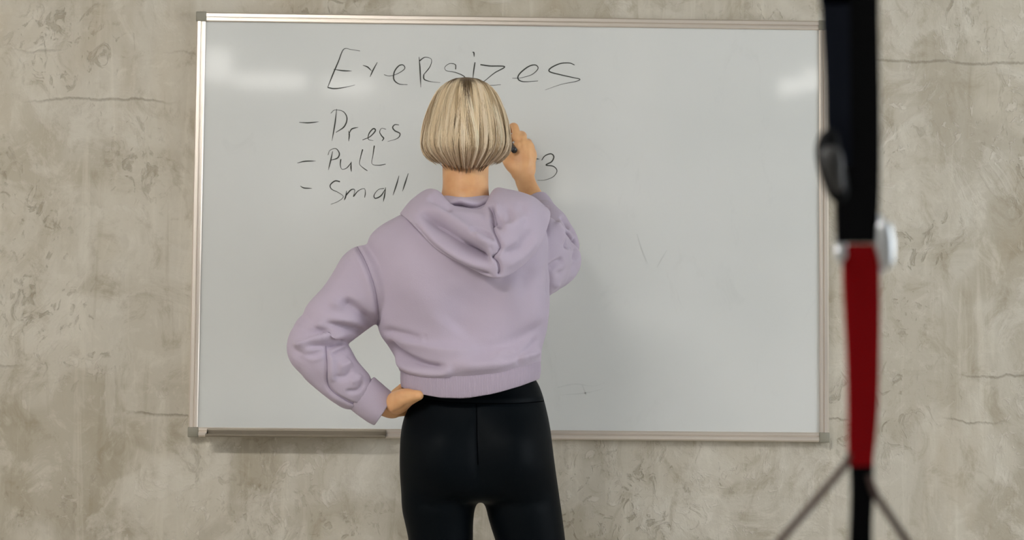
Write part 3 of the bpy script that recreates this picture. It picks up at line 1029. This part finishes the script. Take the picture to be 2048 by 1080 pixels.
def cuff(P, rad, ref, label):
    P = np.asarray(P, float)
    m = 26
    Q = catmull(P, m)
    r = np.interp(np.linspace(0, 1, m), np.linspace(0, 1, len(rad)), rad)
    T = np.gradient(Q, axis=0)
    T /= np.linalg.norm(T, axis=1)[:, None]
    S = np.cross(T, np.array(ref, float))
    S /= np.linalg.norm(S, axis=1)[:, None]
    U = np.cross(S, T)
    k = 44
    a = np.linspace(0, 2 * math.pi, k, endpoint=False)
    rib = 1 + 0.012 * np.cos(a * 22)
    ring = lambda i, sc: Q[i] + (S[i] * np.cos(a)[:, None] + U[i] * np.sin(a)[:, None] * 0.86) * (r[i] * sc * rib)[:, None]
    R = [ring(i, 1.0 if 0 < i < m - 1 else .97) for i in range(m)] + [ring(i, .88) for i in (m - 1, m - 3, m - 6, m - 12)]
    return put('cuff', loft(np.array(R)), M_HOOD, hoodie, label=label)


cuff(WP([(722, 784, -.511), (740, 799, -.509), (757, 812, -.507), (769, 820, -.506)]), [.041, .0405, .0395, .0375], (0, 1, 0), 'ribbed cuff at the hand on the hip')
cuff(WP([(1082, 424, -.146), (1075, 410, -.132), (1069, 400, -.124)]), [.035, .033, .030], (0, 1, 0), 'ribbed cuff pushed up the raised forearm')

# hood lying on the back
SEC = [
    [(915, 470, -.36), (915, 440, -.35), (915, 436, -.33), (912, 455, -.31), (910, 480, -.315), (912, 484, -.34)],
    [(882, 440, -.455), (874, 392, -.455), (856, 385, -.455), (828, 402, -.455), (808, 428, -.455), (840, 445, -.455)],
    [(893, 450, -.520), (886, 396, -.530), (866, 382, -.550), (838, 410, -.588), (822, 441, -.598), (845, 450, -.560)],
    [(907, 455, -.545), (905, 424, -.556), (902, 409, -.578), (888, 440, -.618), (872, 489, -.626), (890, 485, -.585)],
    [(928, 460, -.548), (930, 432, -.562), (932, 417, -.588), (930, 470, -.645), (932, 527, -.644), (935, 515, -.595)],
    [(950, 460, -.548), (956, 432, -.562), (964, 418, -.592), (980, 480, -.660), (994, 550, -.655), (980, 530, -.600)],
    [(968, 450, -.525), (974, 402, -.535), (990, 398, -.578), (1026, 450, -.640), (1046, 524, -.628), (1036, 510, -.590)],
    [(980, 450, -.495), (984, 384, -.505), (1015, 382, -.530), (1062, 408, -.580), (1086, 468, -.590), (1075, 470, -.555)],
    [(985, 445, -.455), (988, 386, -.460), (1012, 383, -.465), (1060, 394, -.470), (1090, 412, -.475), (1060, 440, -.470)],
    [(965, 460, -.38), (968, 420, -.38), (975, 415, -.36), (985, 430, -.34), (985, 455, -.34), (970, 470, -.36)],
]
SEC = [s[:5] + [(s[4][0], s[4][1] + 1, s[4][2] + (.020 if s[4][2] < -.5 else .01))] + s[5:] for s in SEC]
S3 = np.array([WP(s) for s in SEC])                     # sections, points, xyz
na, nb = 300, 110
tmp = np.stack([catmull(S3[:, j], na, True) for j in range(7)], 1)
Rh = np.stack([catmull(tmp[i], nb, True) for i in range(na)], 0)
Vh = Rh.reshape(-1, 3)
Fh = []
for i in range(na):
    for j in range(nb):
        Fh.append((i * nb + j, ((i + 1) % na) * nb + j, ((i + 1) % na) * nb + (j + 1) % nb, i * nb + (j + 1) % nb))
bmh = mesh_of(Vh, Fh)
bm = bmesh.new(); bm.from_mesh(bmh); bmesh.ops.recalc_face_normals(bm, faces=bm.faces[:]); bm.verts.index_update()
Fh = [tuple(v.index for v in f.verts) for f in bm.faces]
bm.free()
Vh = cloth_noise(Vh, Fh, .0030, (14, 14, 14), 5.5)
hood_strokes = [
    # rim at the neck opening
    ([(980, 412), (986, 428), (985, 448)], -12, 4, 3, .15), ([(992, 402), (994, 425), (990, 440)], 4, 5, 6),
    ([(905, 424), (945, 430), (972, 434)], 3, 6, 8),
    # centre seam and the collapsed peak
    ([(983, 428), (986, 455), (996, 480), (1001, 495), (992, 508), (984, 516)], -6, 4, 3, .1), ([(984, 514), (996, 524), (1000, 540), (997, 550)], -6, 4, 3, .1),
    ([(984, 500), (975, 508), (985, 522)], 4, 6, 6),
    # drapes of the left panel
    ([(830, 418), (875, 440), (915, 470), (950, 500), (990, 522)], -11, 10, 14), ([(850, 402), (895, 438), (940, 468), (990, 492)], 7, 14, 12), ([(938, 464), (962, 464), (992, 478)], -7, 4, 6),
    ([(835, 447), (880, 490), (930, 520), (988, 540)], 6, 12, 8), ([(920, 476), (950, 500), (985, 520)], -7, 6, 10), ([(855, 392), (880, 412), (905, 428)], -4, 8, 8),
    ([(945, 476), (970, 486), (996, 492)], 5, 6, 6),
    ([(862, 436), (905, 466), (945, 497), (988, 524)], -5, 4, 9, .2), ([(828, 446), (872, 492), (930, 531), (985, 551)], -4, 3, 3, .1),
    # drapes of the right panel
    ([(990, 432), (998, 446), (1008, 452)], -7, 7, 7), ([(1012, 410), (1020, 435), (1012, 452)], -4, 6, 8), ([(1000, 455), (1030, 448), (1060, 425)], 4, 10, 10),
    ([(1004, 510), (1040, 490), (1072, 455)], -3.5, 8, 10), ([(1002, 535), (1045, 512), (1080, 470)], 3, 9, 9), ([(1040, 400), (1050, 430), (1045, 455)], -3, 10, 10),
    ([(1003, 490), (1020, 488), (1040, 478)], 3, 6, 6),
]
Vh = sculpt(Vh, Fh, [(st[0], st[1] * (1.9 if min(st[2:4]) >= 7 else 1.4)) + tuple(st[2:]) for st in hood_strokes])
# inner collar standing behind the neck
ca = np.linspace(0, 2 * math.pi, 90, endpoint=False)
ctr = W(931, 400, -.472)
topz = lambda a: np.interp(np.degrees(a) % 360, [0, 180, 225, 245, 262, 275, 290, 315, 360], [392, 386, 394, 400, 396, 401, 403, 392, 388])
CR_ = []
for rr, dpx, bul in ((.056, 60, 0), (.058, 20, 0), (.0600, 4, .1), (.0640, 0, .25), (.0690, 1, .32), (.0710, 8, .40), (.0690, 15, .36), (.0640, 19, .15), (.0620, 30, .05), (.0620, 60, 0)):
    zz_ = np.array([W(931, p + dpx, -.54)[2] for p in topz(ca)])
    wob = (1 + .02 * np.sin(ca * 7 + 1)) * (1 + bul * np.maximum(0, -np.sin(ca)) ** 2)
    CR_.append(np.stack([ctr[0] + rr * np.cos(ca) * .84 * wob, -.472 + rr * np.sin(ca) * 1.10 * wob, zz_], 1))
CR_ = np.array(CR_)
CR_ = np.stack([catmull(CR_[:, j], 44) for j in range(90)], 1)
Vc, Fc = loft(CR_, cap=False)
Vc = cloth_noise(Vc, Fc, .003, (22, 22, 22), 2.2)
put('collar', (Vc, Fc), M_HOOD, hoodie, label='inner collar of the hoodie behind the neck')
hood = put('hood', (Vh, Fh), M_HOOD, hoodie, fix=False, label='hood lying folded on the upper back')
htree = BVHTree.FromPolygons([tuple(v) for v in Vh], Fh)
for pts in ([(985, 446), (988, 462), (997, 482), (1001, 495), (992, 508), (985, 516)], [(985, 514), (996, 524), (1000, 538), (997, 547)]):
    S = on_surface(htree, pts, .0002)
    if len(S) > 3:
        put('seam', tube(S, [.0009] * len(S), 6, len(S), rnd=False), M_STITCH, hood)

# ------------------------------------------------------------------ hair
H0 = W(933, 152, -.50)                      # crown height, axis of the bob
HYC = -.478
prof_h = np.array([0, 2, 5, 10, 18, 30, 48, 68, 88, 108, 123, 138, 148, 158, 166, 174, 181, 187, 194]) * PX
prof_w = np.array([0, 17, 28, 39, 50, 60, 70, 77.5, 83.5, 88, 90.5, 91.5, 90, 86, 79, 69, 59, 51, 44]) * PX


def hair_pt(phi, h, sc):
    w = np.interp(h, prof_h, prof_w) * sc
    back = np.cos(phi) > 0
    kd = np.where(back, 1.20, 1.10)
    x = H0[0] + w * np.sin(phi)
    y = HYC - kd * w * np.cos(phi)
    return np.stack([x, y, H0[2] - h], -1)


def end_h(phi):
    d = np.degrees(np.abs(phi))
    e = np.interp(d, [0, 25, 60, 90, 108, 116, 122, 180], [193, 190, 182, 174, 170, 166, 78, 72])
    return e * PX


cap_phi = np.linspace(-math.pi, math.pi, 72, endpoint=False)
ks = np.linspace(0.01, 1, 40)
Rc = np.array([hair_pt(cap_phi, end_h(cap_phi) * 0.97 * k, 0.95) for k in ks])
hairV, hairF = loft(Rc, cap=False)
Ri = np.array([hair_pt(cap_phi, end_h(cap_phi) * 0.97 * k, 0.90) for k in ks])


def strands(nclump, per, sc_lo, sc_hi, phi_rng, npt=15, rad=.00042, under=False):
    cl = rng.uniform(phi_rng[0], phi_rng[1], nclump)
    P, Cc = [], []
    s = np.linspace(0, 1, npt)
    for c in cl:
        csc = rng.uniform(sc_lo, sc_hi)
        tone = rng.normal(0, 1)
        wav = rng.normal(0, .075)
        ph = rng.uniform(0, 2.5)
        spread = rng.uniform(.02, .05)
        for k in range(per):
            d = rng.normal(0, spread)
            conv = 1 - .55 * s ** 2
            tip = rng.uniform(.90, 1.0)
            phi = c + d * conv + wav * (np.sin(s * 3.6 + ph) - math.sin(ph)) * (.35 + .65 * s) + rng.normal(0, .006) * s
            he = float(end_h(np.array([c]))[0]) * tip
            if under:
                h = (0.74 + .28 * s) * he + 8 * PX * rng.uniform(-.5, 1.0) * s
                sc = csc * (1 - .05 * s)
            else:
                h = he * (0.004 + .996 * s ** 1.35)
                sc = (csc + rng.normal(0, .006)) + .012 * np.sin(s * 9 + c * 40) - .02 * s ** 4 * rng.uniform(0, 1)
            P.append(hair_pt(phi, h, sc))
            # dyed blonde, dark regrown roots at the parting, brown nape layer
            rootlen = (12 + 58 * math.exp(-(c / .20) ** 2) + 10 * math.exp(-((abs(c) - .8) / .4) ** 2)) * PX * rng.uniform(.6, 1.25)
            rk = 1 - sstep(rootlen * .45, rootlen * 1.25, h)
            tip_shade = sstep(.80, 1.0, s) * (.35 if tone < .4 else .1)  # tips darkened: painted shade under the curl, with darker under-layer tone
            blonde = np.array([0.84, 0.68, 0.46]) * (1 + .13 * tone + rng.normal(0, .07))
            if tone < -.7:
                blonde = blonde * np.array([.74, .68, .60])
            if tone > .9:
                blonde = blonde * np.array([1.0, 1.03, 1.12])
            root = np.array([0.115, 0.072, 0.036])
            col = blonde[None] * (1 - rk[:, None]) + root[None] * rk[:, None]
            col = col * (1 - tip_shade[:, None] * np.array([[.8, 1.0, 1.1]]))
            if under:
                col = np.tile(np.array([0.20, 0.118, 0.062]) * (1 + rng.normal(0, .2)), (npt, 1))
            Cc.append(np.clip(col, .01, 1.0) * np.minimum(1, .88 / col.max(1, keepdims=True)))
    P, Cc = np.array(P), np.array(Cc)
    T = np.gradient(P, axis=1)
    T /= np.linalg.norm(T, axis=2)[..., None] + 1e-12
    ref = P - np.array([H0[0], HYC, 0])
    ref[..., 2] = 0.02
    S = np.cross(T, ref)
    S /= np.linalg.norm(S, axis=2)[..., None] + 1e-12
    U = np.cross(S, T)
    r = (rad * np.interp(s, [0, .1, .85, 1], [.8, 1, 1, .25]))[None, :, None]
    a = np.array([0, 2 * math.pi / 3, 4 * math.pi / 3]) + .5
    V = P[:, :, None] + (S[:, :, None] * np.cos(a)[None, None, :, None] + U[:, :, None] * np.sin(a)[None, None, :, None]) * r[:, :, None]
    ns = len(P)
    V = V.reshape(-1, 3)
    base = (np.arange(ns) * npt * 3)[:, None, None] + (np.arange(npt - 1) * 3)[None, :, None]
    j = np.arange(3)[None, None, :]
    a0 = base + j
    b0 = base + (j + 1) % 3
    Fq = np.stack([a0, b0, b0 + 3, a0 + 3], -1).reshape(-1, 4)
    C3 = np.repeat(Cc, 3, axis=1).reshape(-1, 3)
    return V, Fq, C3


def fast_mesh(name, V, Fq, C):
    me = bpy.data.meshes.new(name)
    me.vertices.add(len(V))
    me.vertices.foreach_set('co', V.astype(np.float32).ravel())
    me.loops.add(Fq.size)
    me.loops.foreach_set('vertex_index', Fq.astype(np.int32).ravel())
    me.polygons.add(len(Fq))
    me.polygons.foreach_set('loop_start', np.arange(0, Fq.size, 4, dtype=np.int32))
    me.polygons.foreach_set('use_smooth', np.ones(len(Fq), bool))
    me.update(calc_edges=True)
    at = me.color_attributes.new('strand', 'FLOAT_COLOR', 'POINT')
    at.data.foreach_set('color', np.hstack([C, np.ones((len(C), 1))]).astype(np.float32).ravel())
    me.validate()
    return me


porg = ORIGIN['person']
mlist = [strands(170, 38, .935, 1.012, (-2.12, 2.12)), strands(40, 40, .96, 1.0, (2.05, 4.23)), strands(50, 26, .86, .95, (-1.15, 1.15), npt=8, under=True)]
offs, VV, FF, CC = 0, [], [], []
for v, f, c in mlist:
    VV.append(v); FF.append(f + offs); CC.append(c); offs += len(v)
me = fast_mesh('hair_strands', np.vstack(VV) - porg, np.vstack(FF), np.vstack(CC))
me.materials.append(M_HAIR)
# solid bob beneath the strands
capV = np.vstack([Rc.reshape(-1, 3), Ri.reshape(-1, 3)])
mm, nn = Rc.shape[:2]
fc = [(a, b, c, d) for a, b, c, d in grid_faces(mm, nn)] + [(d, c, b, a) for a, b, c, d in grid_faces(mm, nn, True, mm * nn)]
for j in range(nn):
    a, b = (mm - 1) * nn + j, (mm - 1) * nn + (j + 1) % nn
    fc.append((a, b, b + mm * nn, a + mm * nn))
hh = H0[2] - capV[:, 2]
phi_c = np.arctan2(capV[:, 0] - H0[0], -(capV[:, 1] - HYC))
rl = (14 + 46 * np.exp(-(phi_c / .26) ** 2)) * PX
rk = (1 - sstep(rl * .45, rl * 1.25, hh))[:, None]
cc = np.array([[0.34, 0.235, 0.125]]) * (1 - rk) + np.array([[0.10, 0.06, 0.03]]) * rk  # cap darker than the strands, painting shade into clump gaps; roots are real
cme = fast_mesh('hair', capV - porg, np.array(fc), cc)
cme.materials.append(M_HAIR)
hair = bpy.data.objects.new('hair', cme)
COL.objects.link(hair)
hair.parent = person
hair['label'] = 'blonde chin-length bob with dark roots'
ORIGIN[hair.name] = porg
hs = bpy.data.objects.new('hair_strands', me)
COL.objects.link(hs)
hs.parent = hair
hs['kind'] = 'stuff'

# marker pen in the raised hand
pa, pb = W(1001, 264, 0.0045), W(1029, 301, -.125)
pen = empty('marker_pen', tuple(pb), 'dark marker pen held in the raised hand against the board', 'pen')
d = pb - pa
put('barrel', tube([pa + d * .16, pa + d * .2, pa + d * .9, pb], [.0065, .0075, .0075, .0065], 16, 24, rnd=False), M_PEN, pen)
put('tip', tube([pa, pa + d * .04, pa + d * .17], [.0014, .003, .0055], 12, 10, rnd=False), M_INK, pen)

# ------------------------------------------------------------------ suspension trainer hanging near the camera
TY = CAM[1] + 1.36


def T3(px, py, dy=0.0):
    return W(px, py, TY + dy)


anchor = T3(1698, 0)
ztop = 3.4
trainer = empty('suspension_trainer', tuple(T3(1720, 1160)), 'black and red suspension trainer strap hanging blurred in the foreground', 'exercise strap')


def webbing(name, rows, thick, mat, label=None, dy=0.0):
    """rows: (py, left px, right px[, extra depth]); flat woven belt with real thickness"""
    R = []
    rr = catmull(np.array([(r[0], r[1], r[2], r[3] if len(r) > 3 else 0) for r in rows], float), len(rows) * 8)
    for py, xl, xr, ex in rr:
        a, b = T3(xl - 3, py, dy + ex), T3(xr + 3, py, dy + ex)
        h = np.array([0, thick / 2, 0])
        e = (b - a) / np.linalg.norm(b - a) * thick * .08
        R.append([a - h + e, b - h - e, b, b + h - e, a + h + e, a])
    return put(name, loft(np.array(R)), mat, trainer, smooth=False, label=label)


def up(px):                                # frame pixel row of the ceiling at that distance
    return 540 + -FPX * (3.4 - CAM[2] - .08) / 1.36


webbing('strap', [(-6200, 1650, 1748), (-3000, 1650, 1750), (-400, 1652, 1753), (0, 1655, 1754), (200, 1664, 1757), (340, 1672, 1757), (430, 1673, 1754), (486, 1675, 1748)], .004, M_WEBK)
webbing('strap', [(-6200, 1640, 1692, -.012), (-3000, 1640, 1692, -.012), (-300, 1641, 1694, -.012), (0, 1645, 1696, -.012), (150, 1652, 1697, -.012), (250, 1655, 1698, -.012), (330, 1662, 1700, -.010)], .003, M_WEBN)
# cam buckle
bk = put('cam_buckle', tube([T3(1662, 258, -.016), T3(1656, 296, -.019), T3(1664, 340, -.020), T3(1674, 378, -.016), T3(1684, 402, -.010)],
                            [(.005, .005), (.0090, .007), (.0095, .008), (.008, .007), (.005, .005)], 18, 30), M_WEBK, trainer, label='dark cam buckle')
put('buckle_plate', tube([T3(1658, 292, -.025), T3(1664, 318, -.028), T3(1670, 350, -.027), T3(1679, 385, -.022)], [(.006, .003), (.008, .004), (.006, .004), (.004, .003)], 14, 20), M_BUCK, bk)


def ring3(c, rx, rz, r, tilt, mat, name, parent, label=None):
    a = np.linspace(0, 2 * math.pi, 40, endpoint=False)
    Q = np.stack([rx * np.cos(a) * math.cos(tilt), rx * np.cos(a) * math.sin(tilt), rz * np.sin(a)], 1) + c
    T = np.roll(Q, -1, 0) - np.roll(Q, 1, 0)
    T /= np.linalg.norm(T, axis=1)[:, None]
    nrm = np.array([-math.sin(tilt), math.cos(tilt), 0])
    S = np.cross(T, nrm)
    b = np.linspace(0, 2 * math.pi, 12, endpoint=False)
    V = Q[:, None] + r * (S[:, None] * np.cos(b)[None, :, None] + nrm * np.sin(b)[None, :, None])
    Fq = [(i * 12 + j, ((i + 1) % 40) * 12 + j, ((i + 1) % 40) * 12 + (j + 1) % 12, i * 12 + (j + 1) % 12) for i in range(40) for j in range(12)]
    return put(name, (V.reshape(-1, 3), Fq), mat, parent, label=label)


car = ring3(T3(1727, 488, .010), .0185, .0235, .0042, .25, M_STEEL, 'carabiner', trainer, 'bright steel carabiner')
put('gate_sleeve', tube([T3(1766, 440), T3(1770, 490), T3(1772, 540)], [.0055, .0070, .0055], 16, 20), M_STEEL, car)
put('spine_sleeve', tube([T3(1676, 492), T3(1681, 508), T3(1684, 524)], [.0045, .0050, .004], 14, 14), M_STEEL, car)
webbing('red_strap', [(488, 1698, 1744), (515, 1690, 1752), (545, 1688, 1756), (620, 1691, 1757), (720, 1696, 1756), (820, 1698, 1753), (890, 1698, 1747), (932, 1700, 1742)], .005, M_WEBR, 'red webbing section')
webbing('lower_strap', [(915, 1702, 1744, .004), (990, 1704, 1744, .004), (1060, 1702, 1741, .004), (1160, 1698, 1744, .004), (1260, 1690, 1750, .004)], .005, M_WEBK, 'black foot cradle strap')
gl, gr = T3(1512, 1150), T3(1862, 1160)
put('handle_cord', tube([T3(1702, 905), T3(1690, 930), T3(1640, 990), T3(1562, 1080), gl], [.0026, .0028, .0028, .0028, .0028], 10, 40, rnd=False), M_CORD, trainer)
put('handle_cord', tube([T3(1738, 950), T3(1752, 990), T3(1782, 1035), T3(1815, 1085), gr], [.0026, .0028, .0028, .0028, .0028], 10, 40, rnd=False), M_CORD, trainer)
put('foam_grip', tube([gl, (gl + gr) / 2, gr], [.015, .0165, .015], 18, 24, ref=(0, 0, 1)), M_FOAM, trainer)
# ceiling anchor plate
at = T3(1698, -5800)
put('ceiling_anchor', box((at[0] - .06, TY - .06, 3.385), (at[0] + .06, TY + .06, 3.4), .003), M_STEEL, trainer)
